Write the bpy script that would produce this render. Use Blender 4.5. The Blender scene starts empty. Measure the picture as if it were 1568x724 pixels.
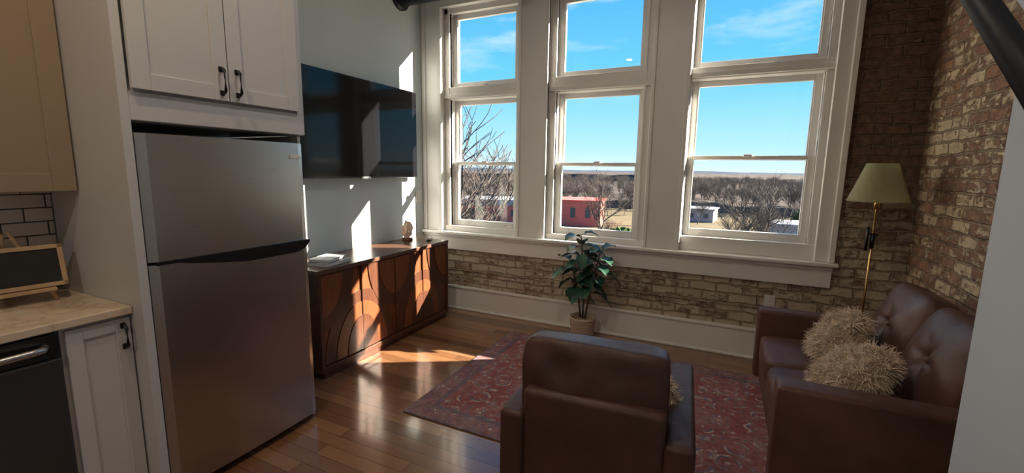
import bpy, bmesh, math, random
from mathutils import Vector, Matrix, Euler, noise
random.seed(7)
S=bpy.context.scene
COL=S.collection
# ---------------------------------------------------------------- materials
def newmat(name):
    m=bpy.data.materials.new(name);m.use_nodes=True
    nt=m.node_tree;b=nt.nodes['Principled BSDF'];return m,nt,b
def rgba(c): return (c[0],c[1],c[2],1)
def N(nt,t,**kw):
    n=nt.nodes.new(t)
    for k,v in kw.items(): setattr(n,k,v)
    return n
def L(nt,a,b): nt.links.new(a,b)
def ramp(nt,fac,stops):
    r=nt.nodes.new('ShaderNodeValToRGB');els=r.color_ramp.elements
    while len(els)<len(stops): els.new(.5)
    for e,(p,c) in zip(els,stops): e.position=p;e.color=rgba(c)
    L(nt,fac,r.inputs[0]);return r.outputs[0]
def mix(nt,fac,a,b,mode='MIX'):
    n=nt.nodes.new('ShaderNodeMix');n.data_type='RGBA';n.blend_type=mode
    if isinstance(fac,(int,float)): n.inputs[0].default_value=fac
    else: L(nt,fac,n.inputs[0])
    for i,x in ((6,a),(7,b)):
        if isinstance(x,tuple): n.inputs[i].default_value=rgba(x)
        else: L(nt,x,n.inputs[i])
    return n.outputs[2]
def math_(nt,op,a,b=None,clamp=False):
    n=nt.nodes.new('ShaderNodeMath');n.operation=op;n.use_clamp=clamp
    for i,x in enumerate((a,b)):
        if x is None: continue
        if isinstance(x,(int,float)): n.inputs[i].default_value=x
        else: L(nt,x,n.inputs[i])
    return n.outputs[0]
def coords(nt): return nt.nodes.new('ShaderNodeTexCoord').outputs['Object']
def noise_(nt,vec,scale,detail=4,rough=.55,dim=None):
    n=N(nt,'ShaderNodeTexNoise');n.inputs['Scale'].default_value=scale;n.inputs['Detail'].default_value=detail;n.inputs['Roughness'].default_value=rough
    L(nt,vec,n.inputs['Vector']);return n.outputs['Fac']
def mapping(nt,vec,scale=(1,1,1),loc=(0,0,0),rot=(0,0,0)):
    m=N(nt,'ShaderNodeMapping');m.inputs['Scale'].default_value=scale;m.inputs['Location'].default_value=loc;m.inputs['Rotation'].default_value=rot
    L(nt,vec,m.inputs['Vector']);return m.outputs[0]
def bump(nt,b,h,strength,dist):
    n=N(nt,'ShaderNodeBump');n.inputs['Strength'].default_value=strength;n.inputs['Distance'].default_value=dist
    L(nt,h,n.inputs['Height']);L(nt,n.outputs[0],b.inputs['Normal'])
def paint(name,c,rough=.5,metal=0,nscale=None,var=.06,bumpd=0.0,coat=0,spec=None):
    m,nt,b=newmat(name);v=coords(nt)
    f=noise_(nt,v,nscale or 6,5)
    lo=tuple(max(0,x*(1-var)) for x in c);hi=tuple(min(1,x*(1+var)) for x in c)
    L(nt,ramp(nt,f,[(.3,lo),(.7,hi)]),b.inputs['Base Color'])
    b.inputs['Roughness'].default_value=rough;b.inputs['Metallic'].default_value=metal
    if coat: b.inputs['Coat Weight'].default_value=coat
    if spec is not None: b.inputs['Specular IOR Level'].default_value=spec
    if bumpd: bump(nt,b,noise_(nt,v,(nscale or 6)*12,3),.5,bumpd)
    return m
M={}
M['white_trim']=paint('white_trim_paint',(.78,.77,.75),.35,nscale=3,var=.03)
M['wall_paint']=paint('pale_grey_wall_paint',(.60,.66,.67),.75,nscale=2,var=.03,bumpd=.0008)
M['dry']=paint('drywall_paint',(.54,.58,.64),.75,nscale=2,var=.03,bumpd=.0006)
M['cab']=paint('cabinet_paint',(.56,.56,.575),.4,nscale=2,var=.03)
M['cab_light_tint']=paint('upper_cabinet_warm_light_tint',(.34,.265,.19),.4,nscale=2,var=.03)  # white cabinet; warm lamp light and shade tinted into the base colour
M['black']=paint('black_metal',(.012,.012,.013),.35,nscale=8)
M['blackp']=paint('black_plastic',(.01,.01,.012),.25,nscale=8)
M['pipe']=paint('dark_painted_steel',(.012,.016,.026),.45,nscale=8,bumpd=.001)
M['ceiling']=paint('ceiling_paint',(.72,.71,.69),.8,nscale=2)
M['brass']=paint('brass',(.65,.42,.16),.25,metal=1,nscale=10)
M['walnut_base']=paint('salt_lamp_wood',(.12,.05,.02),.5)
M['paper']=paint('book_cover_grey',(.55,.58,.6),.5,nscale=30,var=.3)
M['pages']=paint('book_pages',(.75,.72,.65),.8)
M['outlet']=paint('outlet_plastic',(.7,.7,.68),.3)
M['fur']=paint('cream_fur',(.70,.57,.44),.9,nscale=25,var=.22)
M['dirt']=paint('soil',(.05,.03,.02),.9,nscale=40,var=.4)
M['bark']=paint('bark',(.10,.075,.055),.9,nscale=20,var=.3)
M['dw']=paint('dark_stainless',(.10,.105,.115),.35,metal=.8,nscale=4)
M['lightwood']=paint('easel_wood',(.48,.33,.20),.6,nscale=12,var=.15)
M['chalk']=paint('chalkboard',(.015,.015,.016),.7,nscale=9,var=.4)
def m_tv():
    m,nt,b=newmat('tv_screen');v=coords(nt)
    L(nt,ramp(nt,noise_(nt,v,3),[(0,(.004,.004,.005)),(1,(.007,.007,.009))]),b.inputs['Base Color'])
    b.inputs['Roughness'].default_value=.10;b.inputs['Specular IOR Level'].default_value=.22;return m
M['screen']=m_tv()
def m_steel():
    m,nt,b=newmat('brushed_stainless');v=coords(nt)
    f=noise_(nt,mapping(nt,v,(1.5,1.5,500)),2,2,.5)
    L(nt,ramp(nt,f,[(.2,(.50,.495,.49)),(.8,(.545,.54,.53))]),b.inputs['Base Color'])
    b.inputs['Metallic'].default_value=1
    L(nt,ramp(nt,f,[(.2,(.27,)*3),(.8,(.31,)*3)]),b.inputs['Roughness'])
    b.inputs['Anisotropic'].default_value=.6
    bump(nt,b,f,.03,.0005);return m
M['steel']=m_steel()
def m_brick(name,ax,cover=.5,dark=False,redlo=(.24,.13,.09),redhi=(.46,.30,.22),soft=.10,cr=((.56,.50,.40),(.70,.64,.54)),mo=((.34,.27,.19),(.56,.48,.35)),mw=.8,pb=.14):
    m,nt,b=newmat(name);v=coords(nt)
    sep=N(nt,'ShaderNodeSeparateXYZ');L(nt,v,sep.inputs[0])
    cmb=N(nt,'ShaderNodeCombineXYZ');L(nt,sep.outputs[ax],cmb.inputs[0]);L(nt,sep.outputs[2],cmb.inputs[1])
    nz=N(nt,'ShaderNodeTexNoise');nz.inputs['Scale'].default_value=9;nz.inputs['Detail'].default_value=4;L(nt,v,nz.inputs['Vector'])
    sub=N(nt,'ShaderNodeVectorMath',operation='SUBTRACT');L(nt,nz.outputs['Color'],sub.inputs[0]);sub.inputs[1].default_value=(.5,.5,.5)
    sc=N(nt,'ShaderNodeVectorMath',operation='SCALE');L(nt,sub.outputs[0],sc.inputs[0]);sc.inputs['Scale'].default_value=.038
    add=N(nt,'ShaderNodeVectorMath',operation='ADD');L(nt,cmb.outputs[0],add.inputs[0]);L(nt,sc.outputs[0],add.inputs[1])
    br=N(nt,'ShaderNodeTexBrick');L(nt,add.outputs[0],br.inputs['Vector'])
    br.inputs['Scale'].default_value=1;br.inputs['Brick Width'].default_value=.205;br.inputs['Row Height'].default_value=.074
    br.inputs['Mortar Size'].default_value=.009;br.inputs['Mortar Smooth'].default_value=.5;br.inputs['Bias'].default_value=0
    br.inputs['Color1'].default_value=(0,0,0,1);br.inputs['Color2'].default_value=(1,1,1,1);br.inputs['Mortar'].default_value=(.5,.5,.5,1)
    bw=N(nt,'ShaderNodeRGBToBW');L(nt,br.outputs['Color'],bw.inputs[0])
    cream=ramp(nt,noise_(nt,v,14,5),[(.3,cr[0]),(.7,cr[1])])
    red=ramp(nt,noise_(nt,v,22,5),[(.3,redlo),(.7,redhi)])
    n1=noise_(nt,mapping(nt,v,(1,1,1.6)),14,8,.7);n2=noise_(nt,v,1.1,3)
    e=math_(nt,'ADD',n1,math_(nt,'MULTIPLY',math_(nt,'SUBTRACT',bw.outputs[0],.5),pb))
    e=math_(nt,'ADD',e,math_(nt,'MULTIPLY',math_(nt,'SUBTRACT',n2,.5),.35))
    e=math_(nt,'SUBTRACT',e,math_(nt,'MULTIPLY',br.outputs['Fac'],.10))
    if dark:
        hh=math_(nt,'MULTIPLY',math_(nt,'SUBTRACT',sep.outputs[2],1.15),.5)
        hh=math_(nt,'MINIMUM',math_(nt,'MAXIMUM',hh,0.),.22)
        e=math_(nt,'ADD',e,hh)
    mask=ramp(nt,e,[(cover,(0,0,0)),(cover+soft,(1,1,1))])
    col=mix(nt,mask,cream,red)
    mort=ramp(nt,noise_(nt,v,30,4),[(.3,mo[0]),(.75,mo[1])])
    col=mix(nt,math_(nt,'MULTIPLY',br.outputs['Fac'],mw),col,mort)
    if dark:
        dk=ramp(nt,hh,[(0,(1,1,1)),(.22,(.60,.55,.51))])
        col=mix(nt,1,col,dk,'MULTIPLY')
    L(nt,col,b.inputs['Base Color']);b.inputs['Roughness'].default_value=.75
    hgt=math_(nt,'SUBTRACT',math_(nt,'ADD',math_(nt,'MULTIPLY',noise_(nt,v,35,5,.7),.8),math_(nt,'MULTIPLY',bw.outputs[0],.5)),math_(nt,'MULTIPLY',br.outputs['Fac'],1.3))
    hgt=math_(nt,'SUBTRACT',hgt,math_(nt,'MULTIPLY',mask,.3))
    bump(nt,b,hgt,1.0,.026);return m
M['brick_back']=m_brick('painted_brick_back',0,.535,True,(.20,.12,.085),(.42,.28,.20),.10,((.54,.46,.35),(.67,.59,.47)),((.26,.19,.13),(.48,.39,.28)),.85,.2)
M['brick_right']=m_brick('painted_brick_right',1,.475,False,(.20,.095,.06),(.42,.235,.15),.08,((.56,.43,.28),(.72,.58,.40)),((.16,.10,.065),(.38,.27,.18)),.85,.2)
def m_ext():
    m,nt,b=newmat('exterior_red_brick');v=coords(nt)
    br=N(nt,'ShaderNodeTexBrick');L(nt,mapping(nt,v,(1,1,1),rot=(math.pi/2,0,0)),br.inputs['Vector']);br.inputs['Scale'].default_value=1.2
    br.inputs['Color1'].default_value=(.62,.10,.085,1);br.inputs['Color2'].default_value=(.54,.08,.07,1);br.inputs['Mortar'].default_value=(.5,.25,.2,1)
    L(nt,br.outputs['Color'],b.inputs['Base Color']);b.inputs['Roughness'].default_value=.8;return m
M['ext_brick']=m_ext()
def m_floor():
    m,nt,b=newmat('hardwood_floor');v=coords(nt)
    br=N(nt,'ShaderNodeTexBrick');L(nt,v,br.inputs['Vector']);br.offset=.37;br.inputs['Scale'].default_value=1
    br.inputs['Brick Width'].default_value=1.35;br.inputs['Row Height'].default_value=.083;br.inputs['Mortar Size'].default_value=.0012;br.inputs['Bias'].default_value=0
    br.inputs['Color1'].default_value=(0,0,0,1);br.inputs['Color2'].default_value=(1,1,1,1);br.inputs['Mortar'].default_value=(.5,.5,.5,1)
    grain=noise_(nt,mapping(nt,v,(1.6,26,1)),5,6,.65)
    bw=N(nt,'ShaderNodeRGBToBW');L(nt,br.outputs['Color'],bw.inputs[0])
    t=math_(nt,'ADD',math_(nt,'MULTIPLY',bw.outputs[0],.55),math_(nt,'MULTIPLY',grain,.45))
    col=ramp(nt,t,[(.1,(.105,.046,.022)),(.45,(.20,.095,.045)),(.75,(.29,.15,.073)),(1,(.38,.21,.11))])
    col=mix(nt,br.outputs['Fac'],col,(.03,.012,.006))
    L(nt,col,b.inputs['Base Color']);L(nt,ramp(nt,grain,[(.2,(.17,)*3),(.8,(.28,)*3)]),b.inputs['Roughness'])
    b.inputs['Coat Weight'].default_value=.7;b.inputs['Coat Roughness'].default_value=.11
    h=math_(nt,'SUBTRACT',math_(nt,'MULTIPLY',grain,.3),br.outputs['Fac']);bump(nt,b,h,.3,.002);return m
M['floor']=m_floor()
def m_wood(name,c1,c2,sc=(30,2.5,30),rough=.35):
    m,nt,b=newmat(name);v=coords(nt)
    g=noise_(nt,mapping(nt,v,sc),2.2,6,.65)
    L(nt,ramp(nt,g,[(.25,c1),(.75,c2)]),b.inputs['Base Color']);b.inputs['Roughness'].default_value=rough
    bump(nt,b,g,.15,.001);return m
M['walnut']=m_wood('dark_walnut',(.04,.015,.009),(.105,.038,.018),(30,30,2.5))
M['walnut_top']=m_wood('dark_walnut_top',(.065,.032,.022),(.15,.075,.048),(30,2.0,30),.28)
M['walnut_relief']=m_wood('mahogany_relief',(.10,.028,.011),(.23,.070,.023),(30,30,2.5),.38)
def m_quartz():
    m,nt,b=newmat('quartz_counter');v=coords(nt)
    n=noise_(nt,v,3.5,8,.6);w=math_(nt,'ABSOLUTE',math_(nt,'SUBTRACT',n,.5))
    L(nt,ramp(nt,w,[(0,(.48,.37,.27)),(.018,(.62,.50,.38)),(.1,(.67,.55,.43))]),b.inputs['Base Color']);b.inputs['Roughness'].default_value=.15;return m
M['quartz']=m_quartz()
def m_tile():
    m,nt,b=newmat('subway_tile');v=coords(nt)
    sep=N(nt,'ShaderNodeSeparateXYZ');L(nt,v,sep.inputs[0]);cmb=N(nt,'ShaderNodeCombineXYZ');L(nt,sep.outputs[1],cmb.inputs[0]);L(nt,sep.outputs[2],cmb.inputs[1])
    br=N(nt,'ShaderNodeTexBrick');L(nt,cmb.outputs[0],br.inputs['Vector']);br.inputs['Scale'].default_value=1;br.inputs['Brick Width'].default_value=.15;br.inputs['Row Height'].default_value=.062
    br.inputs['Mortar Size'].default_value=.003;br.inputs['Color1'].default_value=(.60,.55,.50,1);br.inputs['Color2'].default_value=(.66,.61,.55,1);br.inputs['Mortar'].default_value=(.03,.03,.03,1)
    L(nt,br.outputs['Color'],b.inputs['Base Color']);b.inputs['Roughness'].default_value=.12
    bump(nt,b,math_(nt,'SUBTRACT',1.,br.outputs['Fac']),.6,.002);return m
M['tile']=m_tile()
def m_leather(name,c1,c2):
    m,nt,b=newmat(name);v=coords(nt)
    n=noise_(nt,v,5,5);L(nt,ramp(nt,n,[(.3,c1),(.7,c2)]),b.inputs['Base Color'])
    vo=N(nt,'ShaderNodeTexVoronoi');vo.inputs['Scale'].default_value=260;L(nt,v,vo.inputs['Vector'])
    h=math_(nt,'ADD',math_(nt,'MULTIPLY',vo.outputs['Distance'],.25),noise_(nt,v,14,4))
    bump(nt,b,h,.3,.008);b.inputs['Specular IOR Level'].default_value=.4
    L(nt,ramp(nt,noise_(nt,v,9,4),[(.3,(.38,)*3),(.7,(.52,)*3)]),b.inputs['Roughness']);return m
M['leather']=m_leather('brown_leather',(.050,.022,.016),(.086,.040,.030))
M['leather2']=m_leather('brown_leather_sofa',(.075,.034,.023),(.125,.061,.042))
def m_rug():
    m,nt,b=newmat('faded_oriental_rug');v=coords(nt)
    sep=N(nt,'ShaderNodeSeparateXYZ');L(nt,v,sep.inputs[0])
    ax=math_(nt,'ABSOLUTE',sep.outputs[0]);ay=math_(nt,'ABSOLUTE',sep.outputs[1])
    cmb=N(nt,'ShaderNodeCombineXYZ');L(nt,ax,cmb.inputs[0]);L(nt,ay,cmb.inputs[1])
    sy=cmb.outputs[0]
    vo=N(nt,'ShaderNodeTexVoronoi');vo.inputs['Scale'].default_value=7;L(nt,sy,vo.inputs['Vector'])
    vo2=N(nt,'ShaderNodeTexVoronoi');vo2.inputs['Scale'].default_value=18;L(nt,sy,vo2.inputs['Vector'])
    n0=noise_(nt,sy,9,6,.75);n1=noise_(nt,v,3.5,6,.75);n2=noise_(nt,v,50,4,.8)
    a=math_(nt,'FRACT',math_(nt,'MULTIPLY',math_(nt,'ADD',vo.outputs['Distance'],math_(nt,'MULTIPLY',n0,.4)),2.6))
    c1=ramp(nt,a,[(0,(.27,.06,.05)),(.28,(.38,.11,.09)),(.38,(.09,.11,.19)),(.52,(.13,.15,.22)),(.6,(.60,.48,.38)),(.7,(.52,.38,.30)),(.78,(.33,.085,.075)),(1,(.24,.05,.045))])
    c2=ramp(nt,vo2.outputs['Distance'],[(.14,(.62,.50,.40)),(.24,(.09,.11,.19)),(.34,(.38,.12,.10)),(.6,(.27,.07,.065))])
    col=mix(nt,ramp(nt,n0,[(.44,(0,0,0)),(.52,(1,1,1))]),c1,c2)
    ed=math_(nt,'MINIMUM',math_(nt,'SUBTRACT',1.2,ax),math_(nt,'SUBTRACT',.785,ay))
    band=ramp(nt,ed,[(.15,(1,1,1)),(.16,(0,0,0))])
    bc=ramp(nt,vo2.outputs['Distance'],[(.14,(.62,.49,.40)),(.25,(.10,.11,.18)),(.38,(.36,.16,.14)),(.6,(.20,.11,.12))])
    col=mix(nt,math_(nt,'MULTIPLY',band,.85),col,bc)
    bmask=ramp(nt,ed,[(0,(1,1,1)),(.022,(0,0,0)),(.12,(0,0,0)),(.125,(1,1,1)),(.15,(1,1,1)),(.155,(0,0,0))])
    col=mix(nt,math_(nt,'MULTIPLY',bmask,.75),col,(.10,.10,.15))
    wear=ramp(nt,n1,[(.42,(0,0,0)),(.68,(.5,.5,.5))])
    col=mix(nt,wear,col,(.40,.29,.27))
    col=mix(nt,ramp(nt,n2,[(.38,(.45,)*3),(.6,(0,0,0))]),col,(.06,.045,.06))
    L(nt,col,b.inputs['Base Color']);b.inputs['Roughness'].default_value=.95
    bump(nt,b,n2,.5,.004);return m
M['rug']=m_rug()
def m_leaf():
    m,nt,b=newmat('fig_leaf');v=coords(nt)
    L(nt,ramp(nt,noise_(nt,v,7,3),[(.3,(.014,.050,.034)),(.7,(.034,.11,.06))]),b.inputs['Base Color']);b.inputs['Roughness'].default_value=.35
    return m
M['leaf']=m_leaf()
def m_basket():
    m,nt,b=newmat('woven_basket');v=coords(nt)
    w=N(nt,'ShaderNodeTexWave',bands_direction='Z');w.inputs['Scale'].default_value=22;w.inputs['Distortion'].default_value=1.5;L(nt,v,w.inputs['Vector'])
    ch=N(nt,'ShaderNodeTexChecker');ch.inputs['Scale'].default_value=70;L(nt,v,ch.inputs['Vector'])
    f=math_(nt,'MULTIPLY',math_(nt,'ADD',w.outputs['Fac'],ch.outputs['Fac']),.5)
    L(nt,ramp(nt,f,[(0,(.30,.20,.14)),(1,(.78,.66,.55))]),b.inputs['Base Color']);b.inputs['Roughness'].default_value=.85;bump(nt,b,f,.8,.004);return m
M['basket']=m_basket()
def m_shade():
    m,nt,b=newmat('olive_lampshade');v=coords(nt)
    L(nt,ramp(nt,noise_(nt,v,60,3),[(.3,(.30,.31,.18)),(.7,(.38,.38,.23))]),b.inputs['Base Color']);b.inputs['Roughness'].default_value=.85
    tr=N(nt,'ShaderNodeBsdfTranslucent');tr.inputs[0].default_value=(.6,.55,.28,1)
    mx=N(nt,'ShaderNodeMixShader');mx.inputs[0].default_value=.35;L(nt,b.outputs[0],mx.inputs[1]);L(nt,tr.outputs[0],mx.inputs[2])
    L(nt,mx.outputs[0],nt.nodes['Material Output'].inputs['Surface']);return m
M['shade']=m_shade()
def m_salt():
    m,nt,b=newmat('salt_crystal');v=coords(nt)
    L(nt,ramp(nt,noise_(nt,v,25,4),[(.3,(.70,.48,.36)),(.7,(.90,.74,.64))]),b.inputs['Base Color']);b.inputs['Roughness'].default_value=.5
    b.inputs['Subsurface Weight'].default_value=.3;b.inputs['Subsurface Radius'].default_value=(.05,.02,.01);return m
M['salt']=m_salt()
def m_glass():
    m=bpy.data.materials.new('window_glass');m.use_nodes=True;nt=m.node_tree;nt.nodes.clear()
    o=N(nt,'ShaderNodeOutputMaterial');t=N(nt,'ShaderNodeBsdfTransparent');g=N(nt,'ShaderNodeBsdfGlossy');g.inputs['Roughness'].default_value=.01
    lw=N(nt,'ShaderNodeLayerWeight');lw.inputs[0].default_value=.3
    f=math_(nt,'ADD',math_(nt,'MULTIPLY',math_(nt,'POWER',lw.outputs['Facing'],4.),.4),.05)
    mx=N(nt,'ShaderNodeMixShader');L(nt,f,mx.inputs[0]);L(nt,t.outputs[0],mx.inputs[1]);L(nt,g.outputs[0],mx.inputs[2]);L(nt,mx.outputs[0],o.inputs[0])
    return m
M['glass']=m_glass()
def m_emit(name,c,s):
    m,nt,b=newmat(name);b.inputs['Emission Color'].default_value=rgba(c);b.inputs['Emission Strength'].default_value=s;return m
M['bulb']=m_emit('warm_downlight',(1,.8,.55),8)
def m_land(name,cols,scale,rough=1):
    m,nt,b=newmat(name);v=coords(nt);n=noise_(nt,v,scale,8,.75)
    L(nt,ramp(nt,n,cols),b.inputs['Base Color']);b.inputs['Roughness'].default_value=rough;b.inputs['Specular IOR Level'].default_value=.1
    return m
M['ground']=m_land('winter_grass',[(.3,(.10,.08,.05)),(.55,(.15,.125,.08)),(.7,(.18,.17,.14))],.08)
M['canopy']=m_land('bare_forest',[(.35,(.05,.045,.043)),(.5,(.085,.072,.066)),(.62,(.12,.10,.09)),(.75,(.06,.065,.045))],.35)
M['farhill_haze']=m_land('distant_hills',[(.3,(.06,.085,.125)),(.7,(.085,.11,.15))],.02)  # bluish air haze painted into the hill colour
M['evergreen']=m_land('evergreen',[(.35,(.03,.05,.016)),(.65,(.09,.14,.045))],1.5)
M['twig']=paint('bare_twigs',(.07,.056,.05),.9,nscale=1)
M['roofw']=paint('white_roof',(.27,.28,.31),.6)
M['asphalt']=paint('asphalt',(.09,.09,.10),.9,nscale=.3,var=.15)
M['concrete']=paint('exterior_limestone',(.36,.31,.24),.8)

# ---------------------------------------------------------------- builder
class B:
    def __init__(s): s.bm=bmesh.new();s.mats=[]
    def mi(s,m):
        m=M[m] if isinstance(m,str) else m
        if m not in s.mats: s.mats.append(m)
        return s.mats.index(m)
    def merge(s,t,mat,xf=None,smooth=False):
        i=s.mi(mat)
        if xf is not None: bmesh.ops.transform(t,matrix=xf,verts=t.verts)
        vm={}
        for v in t.verts: vm[v]=s.bm.verts.new(v.co)
        for f in t.faces:
            try:
                nf=s.bm.faces.new([vm[v] for v in f.verts]);nf.material_index=i;nf.smooth=smooth
            except ValueError: pass
        t.free()
    def box(s,x0,x1,y0,y1,z0,z1,mat,bev=0,seg=2,xf=None,smooth=False):
        t=bmesh.new();bmesh.ops.create_cube(t,size=1)
        for v in t.verts: v.co=Vector((x0+(v.co.x+.5)*(x1-x0),y0+(v.co.y+.5)*(y1-y0),z0+(v.co.z+.5)*(z1-z0)))
        if bev: bmesh.ops.bevel(t,geom=t.edges[:],offset=bev,segments=seg,profile=.5,affect='EDGES')
        s.merge(t,mat,xf,smooth or (bev>0 and seg>2))
    def quad(s,pts,mat):
        t=bmesh.new();t.faces.new([t.verts.new(p) for p in pts]);s.merge(t,mat)
    def cyl(s,p0,p1,r0,r1,mat,n=20,smooth=True,cap=True):
        p0=Vector(p0);p1=Vector(p1);d=p1-p0
        t=bmesh.new();bmesh.ops.create_cone(t,cap_ends=cap,segments=n,radius1=r0,radius2=r1,depth=d.length)
        xf=Matrix.Translation((p0+p1)/2)@d.to_track_quat('Z','Y').to_matrix().to_4x4()
        s.merge(t,mat,xf,smooth)
    def lathe(s,prof,mat,n=32,loc=(0,0,0),smooth=True,xf=None):
        t=bmesh.new();rings=[]
        for r,z in prof:
            rings.append([t.verts.new((loc[0]+r*math.cos(2*math.pi*k/n),loc[1]+r*math.sin(2*math.pi*k/n),loc[2]+z)) for k in range(n)])
        for a,b in zip(rings,rings[1:]):
            for k in range(n): t.faces.new((a[k],a[(k+1)%n],b[(k+1)%n],b[k]))
        s.merge(t,mat,xf,smooth)
    def tube(s,pts,r,mat,n=8):
        pts=[Vector(p) for p in pts];t=bmesh.new();rings=[]
        for i,p in enumerate(pts):
            d=(pts[min(i+1,len(pts)-1)]-pts[max(i-1,0)]).normalized()
            q=d.to_track_quat('Z','Y');rr=r[i] if isinstance(r,list) else r
            rings.append([t.verts.new(p+q@Vector((rr*math.cos(2*math.pi*k/n),rr*math.sin(2*math.pi*k/n),0))) for k in range(n)])
        for a,b in zip(rings,rings[1:]):
            for k in range(n): t.faces.new((a[k],a[(k+1)%n],b[(k+1)%n],b[k]))
        t.faces.new(rings[0][::-1]);t.faces.new(rings[-1]);s.merge(t,mat,None,True)
    def prism(s,pts,axis,a0,a1,mat,xf=None,smooth=False):
        t=bmesh.new()
        def mk(p,a):
            if axis==0: return (a,p[0],p[1])
            if axis==1: return (p[0],a,p[1])
            return (p[0],p[1],a)
        A=[t.verts.new(mk(p,a0)) for p in pts];Bv=[t.verts.new(mk(p,a1)) for p in pts];n=len(pts)
        t.faces.new(A);t.faces.new(Bv[::-1])
        for k in range(n): t.faces.new((A[k],A[(k+1)%n],Bv[(k+1)%n],Bv[k]))
        bmesh.ops.recalc_face_normals(t,faces=t.faces[:]);s.merge(t,mat,xf,smooth)
    def cushion(s,size,mat,p=6,puff=.15,buttons=(),xf=None,n=16,wr=.0,tuft=0):
        t=bmesh.new();bmesh.ops.create_cube(t,size=2)
        bmesh.ops.subdivide_edges(t,edges=t.edges[:],cuts=n,use_grid_fill=True)
        for v in t.verts:
            c=v.co;m=max(abs(c.x),abs(c.y),abs(c.z));q=(abs(c.x)**p+abs(c.y)**p+abs(c.z)**p)**(1/p);c=c*(m/q)
            x,y,z=c
            zz=z*(1+puff*(1-x*x)*(1-y*y))
            w=Vector((x*size[0]/2,y*size[1]/2,zz*size[2]/2))
            for bx,by,dep,rad in buttons:
                dx_,dy_=w.x-bx,w.y-by;d=math.hypot(dx_,dy_)
                if z>.2:
                    w.z-=dep*math.exp(-(d/rad)**2)+dep*.35*math.exp(-(d/(rad*3))**2)
                    if tuft:
                        an=math.atan2(dy_,dx_);w.z-=tuft*(.5+.5*math.cos(an*6+.5))**3*math.exp(-(d/(rad*3.2))**2)
            if wr: w+=Vector((0,0,1))*wr*noise.noise(w*9)+Vector((1,1,0))*wr*.4*noise.noise(w*7+Vector((3,1,2)))
            v.co=w
        s.merge(t,mat,xf,True)
    def blob(s,c,r,mat,amp=.1,fr=3,sub=3,smooth=True):
        t=bmesh.new();bmesh.ops.create_icosphere(t,subdivisions=sub,radius=1)
        for v in t.verts:
            k=1+amp*noise.noise(v.co*fr+Vector(c))
            v.co=Vector((c[0]+v.co.x*r[0]*k,c[1]+v.co.y*r[1]*k,c[2]+v.co.z*r[2]*k))
        s.merge(t,mat,None,smooth)
    def obj(s,name,loc=(0,0,0),rot=0,parent=None,recalc=True):
        if recalc: bmesh.ops.recalc_face_normals(s.bm,faces=s.bm.faces[:])
        me=bpy.data.meshes.new(name);s.bm.to_mesh(me);s.bm.free()
        for m in s.mats: me.materials.append(m)
        o=bpy.data.objects.new(name,me);COL.objects.link(o);o.location=loc;o.rotation_euler=(0,0,rot)
        if parent: o.parent=parent
        return o
def T(x,y,z): return Matrix.Translation((x,y,z))
def R(a,ax): return Matrix.Rotation(a,4,ax)

YB=3.964;XL=-2.942;XR=1.202;ZC=3.34
# ---------------------------------------------------------------- shell
b=B();b.box(-3.1,1.4,-3.0,4.25,-.12,0,'floor');b.obj('floor')
b=B();b.box(-3.1,1.4,-3.0,4.25,ZC,ZC+.1,'ceiling');b.obj('ceiling')
b=B();b.box(-3.1,XL,-3.0,4.25,0,ZC,'wall_paint');b.obj('wall_left')
b=B();b.box(XL,-2.81,-3.0,1.745,0,ZC,'wall_paint');b.obj('wall_kitchen')
b=B();b.box(XR,1.4,-3.0,4.25,0,ZC,'brick_right');b.obj('wall_right')
b=B();b.box(-3.1,1.4,-3.1,-3.0,0,ZC,'wall_paint');b.obj('wall_rear')
b=B()
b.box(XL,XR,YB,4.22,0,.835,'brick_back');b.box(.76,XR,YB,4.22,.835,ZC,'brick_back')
b.box(XL,.76,YB,4.22,3.10,ZC,'white_trim');b.box(XL,-2.75,YB,4.22,.835,3.10,'concrete')
b.box(XL,XR,YB-.012,YB,.425,.455,'brick_back',.004)
b.obj('wall_back')
b=B();b.box(.72,.84,-3.0,1.78,0,ZC,'dry')
b.prism([(1.78,1.86),(3.42,3.30),(3.42,ZC),(1.78,ZC)],0,.77,.84,'dry');b.obj('wall_stair')
b=B()
b.cyl((.672,1.45,1.614),(.672,3.39,3.28),.036,.036,'pipe',24)
b.obj('stair_pipe')
b=B();b.cyl((XL,3.60,3.12),(XR,3.60,3.12),.085,.085,'pipe',28)
b.cyl((XL,3.60,3.12),(XL+.02,3.60,3.12),.12,.12,'pipe',28);b.obj('ceiling_beam_pipe')
b=B();b.box(XL,XR,YB-.022,YB,0,.245,'white_trim',.003);b.box(XL,XR,YB-.034,YB,.232,.258,'white_trim',.006);b.box(XL,XR,YB-.034,YB-.02,0,.02,'white_trim',.004);b.obj('baseboard_back')
b=B();b.box(XL,XL+.02,1.78,3.93,0,.14,'white_trim',.003);b.obj('baseboard_left')
b=B()
b.box(XL,-2.72,YB-.034,YB,.85,3.30,'white_trim',.004);b.box(-2.745,-2.70,YB-.05,4.2,.85,3.10,'white_trim',.004)
b.box(XL,XL+.05,YB-.05,YB,.85,3.30,'white_trim',.006)
for a,c in ((-1.83,-1.53),(-.61,-.31)):
    b.box(a,c,YB-.034,4.2,.85,3.12,'white_trim',.004)
    b.box(a,a+.03,YB-.048,YB,.85,3.12,'white_trim',.005);b.box(c-.03,c,YB-.048,YB,.85,3.12,'white_trim',.005)
b.box(.65,.765,YB-.034,4.0,.85,3.30,'white_trim',.004);b.box(.655,.70,YB+.01,4.2,.85,3.12,'white_trim',.003);b.box(.735,.775,YB-.055,YB,.85,3.30,'white_trim',.006)
b.box(XL,.775,YB-.036,YB,3.10,3.30,'white_trim',.004)
b.obj('trim_casing')
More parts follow.
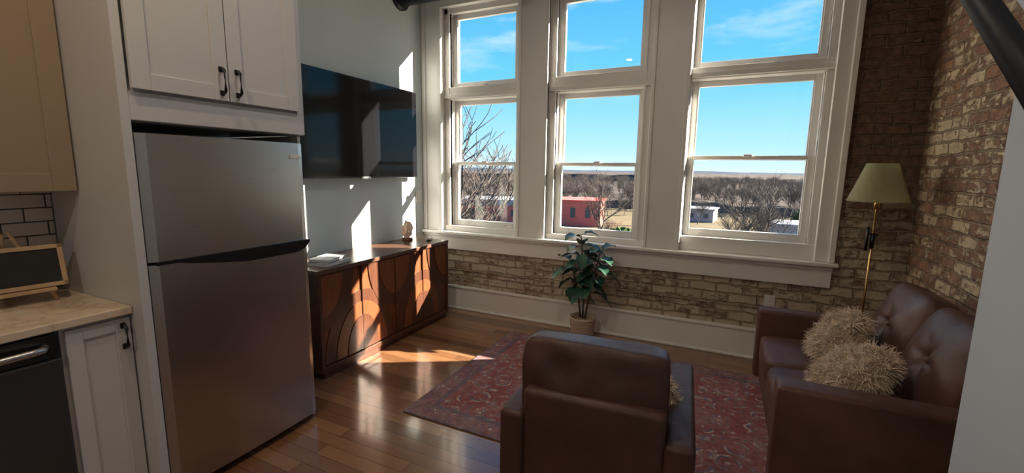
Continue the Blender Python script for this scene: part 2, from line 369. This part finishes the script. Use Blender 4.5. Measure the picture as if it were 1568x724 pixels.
b=B();b.box(XL,.80,YB-.085,4.12,.82,.85,'white_trim',.008,3);b.box(XL,.77,YB-.032,YB,.655,.82,'white_trim',.004);b.box(XL,.775,YB-.05,YB,.79,.82,'white_trim',.008)
b.box(XL,.76,4.10,4.26,.80,.84,'concrete');b.obj('trim_sill')
def window(i,x0,x1,g0,g1,zt,zu,zl,zb):
    b=B();W='white_trim';sw=.045
    b.box(x0,g0-sw,3.995,4.19,zb,3.10,W,.003);b.box(g1+sw,x1,3.995,4.19,zb,3.10,W,.003)
    b.box(g0-sw-.018,g0-sw,3.98,4.03,zb,3.10,W,.003);b.box(g1+sw,g1+sw+.018,3.98,4.03,zb,3.10,W,.003)
    b.box(x0,x1,3.995,4.19,3.05,3.10,W,.003)
    def sash(z0,z1,yc,rb=.05,rt=.04):
        ya,yb=yc-.02,yc+.02
        b.box(g0-sw,g0,ya,yb,z0-rb,z1+rt,W,.004);b.box(g1,g1+sw,ya,yb,z0-rb,z1+rt,W,.004)
        b.box(g0,g1,ya,yb,z0-rb,z0,W,.004);b.box(g0,g1,ya,yb,z1,z1+rt,W,.004)
        b.box(g0,g0+.008,ya+.006,yb,z0,z1,W);b.box(g1-.008,g1,ya+.006,yb,z0,z1,W)
        b.quad([(g0,yc,z0),(g1,yc,z0),(g1,yc,z1),(g0,yc,z1)],'glass')
    sash(zt[0],zt[1],4.07,.05,.05)
    sash(zu[0],zu[1],4.115,.035,.045)
    sash(zl[0],zl[1],4.07,.06,.03)
    b.box(x0,x1,3.985,4.19,zu[1]+.045,zt[0]-.05,W,.005)
    b.box(x0,x1,3.965,4.0,zu[1]+.055,zu[1]+.095,W,.006)
    b.box(x0,x1,3.975,4.19,.85,zl[0]-.06,W,.004)
    xm=(g0+g1)/2
    b.box(xm-.03,xm+.03,4.035,4.05,zl[1]+.022,zl[1]+.04,'outlet',.003)
    for xx in (g0+.12,g1-.12): b.box(xx-.03,xx+.03,4.035,4.052,zl[0]-.035,zl[0]-.025,'outlet',.003)
    b.box(xm-.025,xm+.025,4.035,4.052,zt[0]-.035,zt[0]-.022,'outlet',.003)
    b.obj('window_%d'%i,recalc=True)
window(1,-2.70,-1.83,-2.59,-1.915,(2.385,3.0),(1.58,2.165),(.965,1.55),.85)
window(2,-1.53,-.61,-1.425,-.725,(2.405,3.0),(1.58,2.17),(.96,1.55),.85)
window(3,-.31,.66,-.258,.555,(2.385,3.0),(1.64,2.20),(1.03,1.61),.85)
b=B();b.box(.355,.43,YB-.012,YB,.43,.545,'outlet',.004);b.box(.375,.41,YB-.016,YB-.01,.45,.48,'outlet',.003);b.box(.375,.41,YB-.016,YB-.01,.495,.525,'outlet',.003);b.obj('wall_outlet')
b=B();b.box(XL,XL+.01,3.79,3.87,1.15,1.27,'outlet',.003);b.box(XL+.008,XL+.018,3.81,3.85,1.18,1.24,'outlet',.003);b.obj('light_switch')

# ---------------------------------------------------------------- kitchen
def shaker(b,x,y0,y1,z0,z1,mat,fr=.06):
    t=.02
    b.box(x-t,x-.008,y0+.01,y1-.01,z0+.01,z1-.01,mat)
    b.box(x-t,x,y0,y0+fr,z0,z1,mat,.002);b.box(x-t,x,y1-fr,y1,z0,z1,mat,.002)
    b.box(x-t,x,y0+fr,y1-fr,z0,z0+fr,mat,.002);b.box(x-t,x,y0+fr,y1-fr,z1-fr,z1,mat,.002)
def pull(b,x,y,z0,z1):
    b.tube([(x,y,z0+.008),(x+.022,y,z0+.008),(x+.03,y,z0+.018),(x+.03,y,z1-.018),(x+.022,y,z1-.008),(x,y,z1-.008)],.0065,'black',8)
    b.box(x,x+.006,y-.009,y+.009,z0-.004,z0+.02,'black',.002);b.box(x,x+.006,y-.009,y+.009,z1-.02,z1+.004,'black',.002)
XF=-2.109
b=B()
b.box(-2.79,XF-.002,.922,.955,0,ZC-.01,'cab',.002)
b.box(-2.79,-2.17,1.75,1.768,0,1.67,'cab',.002)
b.box(-2.79,XF-.022,.955,1.755,1.675,ZC-.01,'cab')
b.box(XF-.022,XF-.004,.955,1.755,1.675,1.785,'cab',.002)
b.box(XF-.022,XF-.004,1.715,1.755,1.785,ZC-.01,'cab',.002)
shaker(b,XF+.018,.962,1.338,1.795,2.72,'cab',.065);shaker(b,XF+.018,1.343,1.712,1.795,2.72,'cab',.065)
b.box(XF-.022,XF-.004,.955,1.755,2.725,ZC-.01,'cab')
pull(b,XF+.018,1.305,1.82,1.94);pull(b,XF+.018,1.378,1.82,1.94)
b.obj('refrigerator_cabinet')
b=B()
b.box(-2.79,-2.535,-.6,.920,1.385,2.45,'cab_light_tint',.002)
shaker(b,-2.512,.45,.915,1.387,2.45,'cab_light_tint',.075);shaker(b,-2.512,-.02,.445,1.387,2.45,'cab_light_tint',.075);shaker(b,-2.512,-.49,-.025,1.387,2.45,'cab_light_tint',.075)
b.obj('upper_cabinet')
b=B()
b.box(-2.79,-2.225,.70,.920,.09,.885,'cab',.002);b.box(-2.79,-2.225,-.6,.10,.09,.885,'cab',.002);b.box(-2.79,-2.29,-.6,.92,0,.09,'cab')
shaker(b,-2.205,.712,.915,.12,.872,'cab',.05);shaker(b,-2.205,-.35,.09,.12,.872,'cab',.06)
pull(b,-2.205,.888,.745,.85)
b.obj('base_cabinet')
b=B();b.box(-2.795,-2.185,-.6,.920,.888,.92,'quartz',.004);b.obj('countertop')
b=B();b.box(-2.805,-2.797,-.6,.920,.925,1.38,'tile');b.obj('tile_backsplash')
b=B();b.box(-2.75,-2.225,.105,.695,.095,.88,'dw');b.box(-2.225,-2.20,.108,.692,.12,.78,'dw',.006);b.box(-2.225,-2.205,.108,.692,.79,.875,'blackp',.004)
b.tube([(-2.20,.15,.835),(-2.165,.165,.835),(-2.16,.20,.835),(-2.16,.60,.835),(-2.165,.635,.835),(-2.20,.65,.835)],.013,'steel',10);b.obj('dishwasher')
b=B()
xf=R(math.radians(-12),'Y')
b.box(-.008,.008,-.15,.15,.075,.225,'chalk',xf=xf)
for y0,y1,z0,z1 in ((-.162,.162,.06,.078),(-.162,.162,.222,.24),(-.162,-.145,.06,.24),(.145,.162,.06,.24)): b.box(-.012,.014,y0,y1,z0,z1,'lightwood',.002,xf=xf)
b.box(-.03,.022,-.12,.12,.045,.058,'lightwood',.002)
for s_ in (-1,1): b.cyl((-.005,s_*.12,0.002),(-.085,s_*.018,.30),.008,.007,'lightwood',8)
b.cyl((-.17,0,0.002),(-.085,0,.29),.008,.007,'lightwood',8)
b.obj('chalkboard_easel',(-2.57,.70,.921),rot=math.radians(-6))
b=B()
y0,y1=.968,1.742
b.box(-2.77,-2.185,y0+.004,y1-.004,.03,1.615,'dw',.004);b.box(-2.70,-2.20,y0+.03,y1-.03,0,.04,'blackp')
def door(z0,z1):
    n=24;pts=[]
    for k in range(n+1):
        t_=k/n;y=y0+(y1-y0)*t_;e=min(t_,1-t_)*(y1-y0)
        bul=.010*(1-(2*t_-1)**2);edge=max(0,.014-e);rr=.014-math.sqrt(max(0,.014**2-edge**2))
        pts.append((-2.119+bul-rr,y))
    pts=[(-2.18,y0)]+pts+[(-2.18,y1)]
    b.prism(pts,2,z0,z1,'steel',smooth=False)
door(1.098,1.628);door(.045,1.085)
b.box(-2.185,-2.16,y0+.003,y1-.003,.045,1.628,'blackp')
def hc(k,dep): return (1.06+.677*k/24,1.087-dep*min(1,(k/24)*2.2)**.8*min(1,(1-k/24)*9)**.6)
b.prism([(1.06,1.095)]+[hc(k,.058) for k in range(25)]+[(1.737,1.095)],0,-2.16,-2.098,'steel')
b.prism([(1.06,1.0985)]+[hc(k,.050) for k in range(25)]+[(1.737,1.0985)],0,-2.16,-2.0965,'blackp')
b.box(-2.18,-2.105,y0+.02,y1-.02,1.084,1.099,'blackp')
b.box(-2.117,-2.1065,1.655,1.715,1.545,1.565,'outlet',.002)
b.obj('refrigerator')

# ---------------------------------------------------------------- TV
b=B();b.box(-2.885,-2.847,2.25,3.70,1.415,2.25,'blackp',.004);b.box(-2.848,-2.843,2.258,3.692,1.428,2.242,'screen')
b.box(-2.94,-2.88,2.7,3.2,1.6,2.05,'black',.004);b.box(-2.85,-2.84,2.92,3.03,1.405,1.425,'steel',.002)
b.obj('television')
# ---------------------------------------------------------------- sideboard
b=B();cy0,cy1=2.084,3.676;xc=-2.462;xb=-2.92
b.box(xb,xc+.004,cy0,cy1,.765,.797,'walnut_top',.004)
b.box(xb,xc-.03,cy0+.008,cy1-.008,.075,.765,'walnut',.002)
b.box(xb+.02,xc-.012,cy0+.03,cy1-.03,0,.05,'walnut',.003);b.box(xb,xc,cy0+.004,cy1-.004,.045,.085,'walnut',.004)
b.box(xc-.03,xc,cy0+.004,cy0+.03,.085,.765,'walnut',.002);b.box(xc-.03,xc,cy1-.03,cy1-.004,.085,.765,'walnut',.002)
dw=(cy1-cy0-.06)/4
z0,z1=.095,.755;H=z1-z0
for i in range(4):
    a=cy0+.03+i*dw;c=a+dw
    b.box(xc-.03,xc-.020,a+.002,c-.002,.09,.76,'walnut_relief',.001)
    side=1 if i%2==0 else -1
    ybase=c-.004 if side==1 else a+.004
    yo=a+.004 if side==1 else c-.004
    W=dw-.008
    for k,(rw,rh,th,mt) in enumerate(((.97,.72,.006,'walnut'),(.70,.58,.011,'walnut_relief'),(.42,.42,.016,'walnut'))):
        pts=[(ybase,z0)]+[(ybase-side*W*rw*math.cos(math.pi/2*j/16),z0+H*rh*math.sin(math.pi/2*j/16)) for j in range(17)]
        b.prism(pts,0,xc-.020,xc-.020+th,mt)
    for k,(rw,rh,th,mt) in enumerate(((.80,.62,.009,'walnut'),(.50,.46,.014,'walnut_relief'))):
        pts=[(yo,z1)]+[(yo+side*W*rw*math.cos(math.pi/2*j/16),z1-H*rh*math.sin(math.pi/2*j/16)) for j in range(17)]
        b.prism(pts,0,xc-.020,xc-.020+th,mt)
    b.box(xc-.03,xc-.002,c-.003,c+.003,.09,.76,'walnut')
b.obj('sideboard')
b=B();b.blob((0,0,.105),(.052,.052,.085),'salt',.35,2.2,3,False);b.lathe([(0,0),(.05,0),(.055,.01),(.048,.025),(0,.025)],'walnut_base',24);b.obj('salt_lamp',(-2.80,3.46,.798))
b=B()
b.box(-.10,.10,-.13,.13,0,.003,'paper');b.box(-.098,.095,-.127,.127,.003,.019,'pages');b.box(-.10,.10,-.13,.13,.019,.023,'paper')
x=R(.18,'Z');b.box(-.085,.085,-.115,.115,.024,.027,'blackp',xf=x);b.box(-.083,.08,-.112,.112,.027,.042,'pages',xf=x);b.box(-.085,.085,-.115,.115,.042,.046,'paper',xf=x)
b.obj('book_stack',(-2.62,2.32,.798),rot=.1)
b=B();b.box(-.02,.02,-.08,.08,0,.016,'blackp',.005,3);b.box(-.012,.012,.03,.06,.015,.018,'outlet',.001);b.obj('remote_control',(-2.62,3.58,.798),rot=.5)
b=B();b.box(-1.2,1.2,-.785,.785,0,.009,'rug',.003);b.obj('area_rug',(-.50,2.805,.001))

# ---------------------------------------------------------------- loveseat (faces -X)
def furarr(b,c,rad,rot,count,ln=.055,seed=1,mat='fur'):
    rnd=random.Random(seed);i=b.mi(mat);q=rot.to_3x3()
    t=bmesh.new();bmesh.ops.create_icosphere(t,subdivisions=3,radius=1)
    for v in t.verts: v.co=Vector(c)+q@Vector((v.co.x*rad[0]*.93,v.co.y*rad[1]*.93,v.co.z*rad[2]*.93))
    b.merge(t,mat,None,True)
    bm=b.bm
    for _ in range(count):
        z=rnd.uniform(-1,1);a=rnd.uniform(0,6.283);r=math.sqrt(1-z*z);u=Vector((r*math.cos(a),r*math.sin(a),z))
        k=(abs(u.x)**2.8+abs(u.y)**2.8+abs(u.z)**2.8)**(-1/2.8)
        u2=u*k
        p=Vector(c)+q@Vector((u2.x*rad[0],u2.y*rad[1],u2.z*rad[2]))
        nrm=(q@Vector((u.x/rad[0],u.y/rad[1],u.z/rad[2]))).normalized()
        rv=Vector((rnd.gauss(0,1),rnd.gauss(0,1),rnd.gauss(0,1))).normalized()
        cl=Vector((noise.noise(p*22),noise.noise(p*22+Vector((9,0,0))),noise.noise(p*22+Vector((0,9,0)))))
        d=(nrm*.6+cl*1.4+rv*.55).normalized();sd=d.cross(rv).normalized()
        w=rnd.uniform(.0016,.0030);l=ln*rnd.uniform(.5,1.2)
        p=p-nrm*.012
        pv=p;dd=d
        rows=[]
        for s_ in range(4):
            ww=w*(1-.2*s_)
            rows.append((bm.verts.new(pv-sd*ww),bm.verts.new(pv+sd*ww)))
            pv=pv+dd*l/3;dd=(dd+Vector((0,0,-.40))+rv*.3-nrm*.1).normalized()
        for r0,r1 in zip(rows,rows[1:]):
            f=bm.faces.new((r0[0],r0[1],r1[1],r1[0]));f.material_index=i;f.smooth=True
Y0,Y1=2.09,3.40
b=B();Lm='leather2'
b.box(.30,1.15,Y0+.02,Y1-.02,.15,.31,Lm,.02,4)
b.box(1.02,1.175,Y0+.02,Y1-.02,.15,.72,Lm,.035,5)
for a,c in ((Y0,Y0+.125),(Y1-.125,Y1)): b.box(.27,1.15,a,c,.13,.605,Lm,.022,5)
ys=(Y0+.125,(Y0+Y1)/2,Y1-.125)
for a,c in zip(ys,ys[1:]):
    b.cushion((.70,c-a-.006,.16),Lm,8,.14,xf=T(.635,(a+c)/2,.375),wr=.004)
    w=c-a-.006
    xf=T(.955,(a+c)/2,.665)@R(math.radians(-72),'Y')@R(math.pi/2,'Z')
    b.cushion((w,.47,.16),Lm,5.5,.50,buttons=((0,.0,.050,.028),),xf=xf,wr=.010,n=34,tuft=.020)
    b.blob(tuple(xf@Vector((0,.0,.082))),(.015,.015,.015),Lm,0,1,2)
for xx in (.36,1.08):
    for yy in (Y0+.07,Y1-.07): b.cyl((xx,yy,0.011),(xx,yy,.15),.016,.024,'walnut',12)
b.obj('loveseat')
b=B();furarr(b,(0,0,0),(.15,.16,.07),R(math.radians(-55),'Y')@R(.35,'Z'),9000,.058,3);b.obj('throw_pillow',(.635,2.93,.60),recalc=False)
b=B();furarr(b,(0,0,0),(.15,.16,.07),R(math.radians(-42),'Y')@R(.6,'Z'),9000,.058,4);b.obj('throw_pillow',(.60,2.45,.585),recalc=False)

# ---------------------------------------------------------------- armchair (faces +Y)
b=B();hw=.345;Lm='leather'
b.box(-hw+.09,hw-.09,0.02,.66,.15,.33,Lm,.02,4)
b.box(-hw+.095,hw-.095,0,.12,.12,.70,Lm,.025,5)
for s_ in (-1,1):
    a,c=sorted((s_*hw,s_*(hw-.10)));b.box(a,c,0.0,.72,.12,.60,Lm,.022,5)
b.cushion((.49,.55,.16),Lm,8,.14,xf=T(0,.40,.40),wr=.004)
b.cushion((.53,.30,.17),Lm,9,.25,xf=T(-.015,.135,.715)@R(math.radians(82),'X'),wr=.014,n=26)
for xx in (-.28,.28):
    for yy in (.06,.64): b.cyl((xx,yy,0),(xx,yy,.13),.015,.023,'walnut',12)
ac=b.obj('armchair',(-.36,1.405,.011),rot=math.radians(4))
b=B();furarr(b,(0,0,0),(.10,.11,.05),R(math.radians(65),'X'),3500,.04,5);b.obj('throw_pillow',(-.205,1.74,.585),recalc=False)

# ---------------------------------------------------------------- floor lamp
b=B()
b.lathe([(0,0),(.12,0),(.125,.012),(.11,.022),(.03,.03),(0,.03)],'brass',32)
b.cyl((0,0,.02),(0,0,1.30),.007,.007,'brass',12)
b.cyl((-.0,0,1.02),(0,0,1.12),.014,.014,'black',12);b.cyl((-.03,0,1.11),(.03,0,1.11),.005,.005,'black',8);b.cyl((-.03,0,1.0),(-.03,0,1.16),.009,.009,'black',10)
b.cyl((0,0,1.28),(0,0,1.36),.017,.017,'brass',12)
b.lathe([(.165,1.33),(.082,1.575)],'shade',48)
b.lathe([(.166,1.328),(.168,1.333),(.166,1.338)],'shade',48);b.blob((0,0,1.44),(.03,.03,.045),'outlet',0,1,2)
for k in range(3):
    a=k*2.094;b.cyl((0,0,1.545),(.083*math.cos(a),.083*math.sin(a),1.565),.002,.002,'brass',6)
b.cyl((0,0,1.36),(0,0,1.575),.003,.003,'brass',6)
b.obj('floor_lamp',(.91,3.64,0))

# ---------------------------------------------------------------- plant
b=B()
b.lathe([(0,0),(.085,0),(.095,.03),(.115,.20),(.12,.215),(.112,.22),(.10,.20),(0,.20)],'basket',36)
b.lathe([(0,.195),(.104,.195)],'dirt',24)
rnd=random.Random(11)
def leaf(b,p,d,l,w):
    d=d.normalized();up=Vector((0,0,1));sd=d.cross(up)
    if sd.length<.1: sd=Vector((1,0,0))
    sd.normalize();nr=sd.cross(d).normalized();i=b.mi('leaf');rows=[]
    n=9
    for k in range(n+1):
        t_=k/n
        ww=w*(math.sin(math.pi*min(1,t_**.8))**.7)*(.75+.35*t_) if 0<t_<1 else .002
        c=p+d*(l*t_)-Vector((0,0,1))*(.55*l*t_*t_)
        wv=.006*math.sin(t_*14)
        rows.append([b.bm.verts.new(c-sd*ww+nr*(ww*.28+wv)),b.bm.verts.new(c-sd*ww*.5+nr*ww*.08),b.bm.verts.new(c-nr*.003),b.bm.verts.new(c+sd*ww*.5+nr*ww*.08),b.bm.verts.new(c+sd*ww+nr*(ww*.28-wv))])
    for r0,r1 in zip(rows,rows[1:]):
        for k in range(4):
            f=b.bm.faces.new((r0[k],r0[k+1],r1[k+1],r1[k]));f.material_index=i;f.smooth=True
stems=[[(0,0,.19),(.0,.01,.45),(-.02,.01,.70),(-.04,.0,.95)],[(.02,.0,.19),(.05,.0,.40),(.10,-.02,.62),(.14,-.02,.82)],[(-.02,.01,.19),(-.05,.02,.38),(-.09,.02,.55),(-.12,.0,.70)]]
for st in stems:
    b.tube(st,[.009,.008,.007,.004],'bark',8)
    P=[Vector(p) for p in st]
    nl={0:17,1:17,2:10}[stems.index(st)]
    for k in range(nl):
        t_=.42+.58*k/(nl-1)
        s_=t_*3;i0=min(2,int(s_));p=P[i0].lerp(P[i0+1],s_-i0)
        a=k*2.4+rnd.uniform(-.4,.4);el=rnd.uniform(-.35,.35)+.6*(t_>.93)
        d=Vector((math.cos(a),math.sin(a),el));q=p+d.normalized()*.03
        b.tube([p,p.lerp(q,.5),q],.0025,'leaf',5)
        leaf(b,q,d,rnd.uniform(.13,.19),rnd.uniform(.054,.072))
b.obj('potted_fig_plant',(-1.055,3.70,0),recalc=False)

# ---------------------------------------------------------------- ceiling downlights: kitchen lamp plus added fill lamps
def downlight(x,y,power,col,size=.09):
    b=B();b.lathe([(.045,-.012),(.075,-.012),(.082,0),(.045,0)],'white_trim',28);b.lathe([(0,-.004),(.046,-.004)],'bulb',24)
    o=b.obj('ceiling_and_fill_light',(x,y,ZC))
    l=bpy.data.lights.new('downlight','AREA');l.shape='DISK';l.size=size;l.energy=power;l.color=col
    lo=bpy.data.objects.new('lamp',l);COL.objects.link(lo);lo.parent=o;lo.location=(0,0,-.02)
downlight(-1.57,.46,12,(1,.72,.45))
downlight(-.75,-1.6,20,(1,.86,.70))  # added fill to lift the interior, no lamp known here
downlight(-.95,1.6,9,(1,.90,.78))  # also an added fill lamp, brightens the living room

# ---------------------------------------------------------------- exterior
GZ=-9.5
land=bpy.data.objects.new('wooded_landscape',None);COL.objects.link(land)
b=B();b.box(-1500,1500,8,2500,GZ-.5,GZ,'ground');b.obj('ground_plane',parent=land)
def pol(px_deg,D):
    a=math.radians(px_deg);return -math.sin(a)*D,math.cos(a)*D
def canopy(b,y0,y1,nx,ny,hmin,hmax,fr,mat,xw):
    t=bmesh.new();g=[]
    for j in range(ny+1):
        y=y0+(y1-y0)*(j/ny)**1.4;row=[];xx=xw*(.5+.5*y/y1)
        for i in range(nx+1):
            x=-xx+2*xx*i/nx-y*.25
            k=.5+.5*noise.noise(Vector((x/fr,y/fr,1)))+.28*noise.noise(Vector((x/fr*3.3,y/fr*3.3,4)))+.16*noise.noise(Vector((x/fr*9,y/fr*9,4)))
            if j==0: z=GZ-.4
            else: z=GZ+hmin+(hmax-hmin)*k
            row.append(t.verts.new((x,y,z)))
        g.append(row)
    for j in range(ny):
        for i in range(nx): t.faces.new((g[j][i],g[j][i+1],g[j+1][i+1],g[j+1][i]))
    b.merge(t,mat,None,True)
b=B()
canopy(b,135,420,420,60,1.0,3.6,30,'canopy',260)
canopy(b,420,1100,360,30,5,10.5,120,'canopy',900)
b.obj('forest_canopy',parent=land)
b=B();canopy(b,1150,2300,200,12,9,17,420,'farhill_haze',2400);b.obj('distant_hills',parent=land)
def treemesh(seed,h):
    rnd=random.Random(seed);b=B();bm=b.bm
    def seg(p,q,r0,r1,n):
        d=(q-p).normalized();w=d.to_track_quat('Z','Y')
        A=[bm.verts.new(p+w@Vector((r0*math.cos(6.283*k/n),r0*math.sin(6.283*k/n),0))) for k in range(n)]
        C=[bm.verts.new(q+w@Vector((r1*math.cos(6.283*k/n),r1*math.sin(6.283*k/n),0))) for k in range(n)]
        for k in range(n): bm.faces.new((A[k],A[(k+1)%n],C[(k+1)%n],C[k]))
    def grow(p,d,l,r,lv):
        q=p
        for s_ in range(3):
            d=(d+Vector((rnd.gauss(0,.14),rnd.gauss(0,.14),.06))).normalized();q2=q+d*l/3
            seg(q,q2,max(.009,r*(1-.15*s_)),max(.007,r*(1-.15*(s_+1))),5 if lv<2 else 3);q=q2
            if lv<5 and (s_>0 or lv>1):
                for _ in range(2):
                    a=rnd.uniform(0,6.283);o=Vector((math.cos(a),math.sin(a),rnd.uniform(.1,.6))).normalized()
                    if lv<4 or rnd.random()<.6: grow(q,(d*.6+o*.75).normalized(),l*rnd.uniform(.5,.72),r*.48,lv+1)
        if lv<5: grow(q,d,l*.7,r*.55,lv+1)
    grow(Vector((0,0,0)),Vector((0,0,1)),h*.34,h*.014,1)
    zm=max(v.co.z for v in bm.verts)
    bmesh.ops.scale(bm,vec=Vector((h/zm,)*3),verts=bm.verts)
    me=bpy.data.meshes.new('bare_tree_mesh');bm.to_mesh(me);bm.free();me.materials.append(M['twig']);return me
meshes=[treemesh(s_,10) for s_ in (1,2,3)]
root=land
rnd=random.Random(5)
def tree(x,y,h,k=None):
    o=bpy.data.objects.new('bare_tree',rnd.choice(meshes) if k is None else meshes[k]);COL.objects.link(o);o.parent=root
    o.location=(x,y,GZ-.1);s_=h/10;o.scale=(s_,s_,s_);o.rotation_euler=(0,0,rnd.uniform(0,6.28))
for (a,D,h,k) in ((34.0,22,15.5,0),(31.5,30,14.0,1),(14.6,60,12.2,2),(-2.6,46,11.6,0),(-5.2,62,9.5,1)):
    x,y=pol(a,D);tree(x,y,h,k)
for _ in range(650):
    a=rnd.uniform(-16,42);D=130+330*rnd.random()**1.3
    x,y=pol(a,D);tree(x,y,rnd.uniform(7,10.3))
for _ in range(55):
    a=rnd.uniform(-14,42);D=rnd.uniform(55,125)
    if D<105 and (14<a<19.5 or 24.5<a<32): continue
    x,y=pol(a,D);tree(x,y,rnd.uniform(4,6.5))
b=B();rnd2=random.Random(9)
for a,D,r,h in ((0.6,42,1.9,5.6),(-.8,45,1.5,4.4),(1.8,47,1.6,4.2),(12.0,52,1.8,4.4),(-7.5,90,2,4.5),(27,66,1.8,2.6),(21.5,80,2,4),(5,90,2.5,5),(33,60,2,4.5),(11.3,60,2,3.6),(19.5,50,1.6,2.2),(3.2,60,2,4)):
    x,y=pol(a,D)
    for k in range(22):
        zf=rnd2.random();rr=r*(1-.75*zf)
        b.blob((x+rnd2.uniform(-rr,rr)*.8,y+rnd2.uniform(-rr,rr)*.8,GZ+h*(.1+.85*zf)),(r*.32,r*.32,h*.10),'evergreen',1.1,5.5,3,False)
b.obj('evergreen_shrubs',parent=land)
def bld(name,a,D,w,d,h,wall,roof,rot=0,rh=.5):
    x,y=pol(a,D);b=B();b.box(-w/2,w/2,-d/2,d/2,0,h,wall);b.box(-w/2-.3,w/2+.3,-d/2-.3,d/2+.3,h,h+rh,roof,.05)
    for k in range(int(w/3)):
        xx=-w/2+1.5+k*3;b.box(xx-.5,xx+.5,-d/2-.05,-d/2+.1,h*.35,h*.75,'asphalt')
    b.obj(name,(x,y,GZ),rot=rot)
bld('brick_building',16.9,94,10,10,5.0,'ext_brick','ext_brick',.15,.3)
bld('brick_building',28.3,100,15,12,3.6,'ext_brick','roofw',.3,1.2)
bld('white_building',-6.8,72,4,6,4.0,'roofw','roofw',.1,.4)
bld('white_building',3,112,9,8,2.6,'roofw','roofw',-.1,.4)
bld('white_building',22.5,125,12,10,3.2,'roofw','roofw',0,.5)
b=B()
x,y=pol(-2.5,52);b.box(-9,9,-9,9,.0,.05,'asphalt')
for k in range(22): b.box(-8+k*.75,-7.7+k*.75,-7,-6.9,0.05,1.2,'roofw')
b.box(-8.2,8.2,-7.05,-6.95,1.0,1.1,'roofw');b.box(-8.2,8.2,-7.05,-6.95,.3,.4,'roofw');b.obj('parking_lot',(x,y,GZ))
b=B()
for k in range(5):
    x=-7+k*3.2
    c=['roofw','asphalt','dw','roofw','ext_brick'][k];b.box(x-.9,x+.9,-2.2,2.2,.35,.95,c,.15,3);b.box(x-.75,x+.75,-1.3,1.4,.95,1.5,'blackp',.25,3)
    for sx in (-.9,.9):
        for sy in (-1.4,1.4): b.cyl((x+sx-.1,sy,.33),(x+sx+.1,sy,.33),.33,.33,'blackp',14)
x,y=pol(-2.5,54);b.obj('parked_cars',(x,y,GZ+.06))

# ---------------------------------------------------------------- lights + world
sd=Vector((-1,-.575,-.54)).normalized()
l=bpy.data.lights.new('sun','SUN');l.energy=38;l.angle=.009;l.color=(1,.88,.70)
o=bpy.data.objects.new('sun',l);COL.objects.link(o);o.rotation_euler=sd.to_track_quat('-Z','Y').to_euler();o.location=(20,15,15)
w=bpy.data.worlds.new('sky');S.world=w;w.use_nodes=True;nt=w.node_tree;bg=nt.nodes['Background']
tc=N(nt,'ShaderNodeTexCoord');sep=N(nt,'ShaderNodeSeparateXYZ');L(nt,tc.outputs['Generated'],sep.inputs[0])
sky=ramp(nt,sep.outputs[2],[(0,(.66,.84,.93)),(.05,(.42,.76,.95)),(.18,(.15,.58,.95)),(.45,(.05,.34,.82)),(1,(.02,.16,.55))])
cn=noise_(nt,mapping(nt,tc.outputs['Generated'],(2.2,2.2,9)),1.6,7,.6)
cm=ramp(nt,cn,[(.50,(0,0,0)),(.75,(.7,.7,.7))])
hm=ramp(nt,sep.outputs[2],[(.12,(0,0,0)),(.3,(1,1,1))])
sky=mix(nt,math_(nt,'MULTIPLY',cm,hm),sky,(.85,.92,1.0))
L(nt,sky,bg.inputs[0]);bg.inputs[1].default_value=1.3
S.view_settings.view_transform='Standard'

# ---------------------------------------------------------------- camera
t,ph,r=map(math.radians,(25.485,8.55,.788))
F=Vector((-math.sin(t)*math.cos(ph),math.cos(t)*math.cos(ph),-math.sin(ph)));R0=Vector((math.cos(t),math.sin(t),0));U0=R0.cross(F)
Rv=R0*math.cos(r)+U0*math.sin(r);Uv=U0*math.cos(r)-R0*math.sin(r)
cam=bpy.data.cameras.new('camera');cam.sensor_width=36;cam.sensor_fit='HORIZONTAL';cam.lens=675.963/1568*36;cam.clip_start=.02;cam.clip_end=5000
co=bpy.data.objects.new('camera',cam);COL.objects.link(co)
mt=Matrix.Identity(4)
for i in range(3): mt[i][0]=Rv[i];mt[i][1]=Uv[i];mt[i][2]=-F[i]
mt[2][3]=1.5;co.matrix_world=mt;S.camera=co
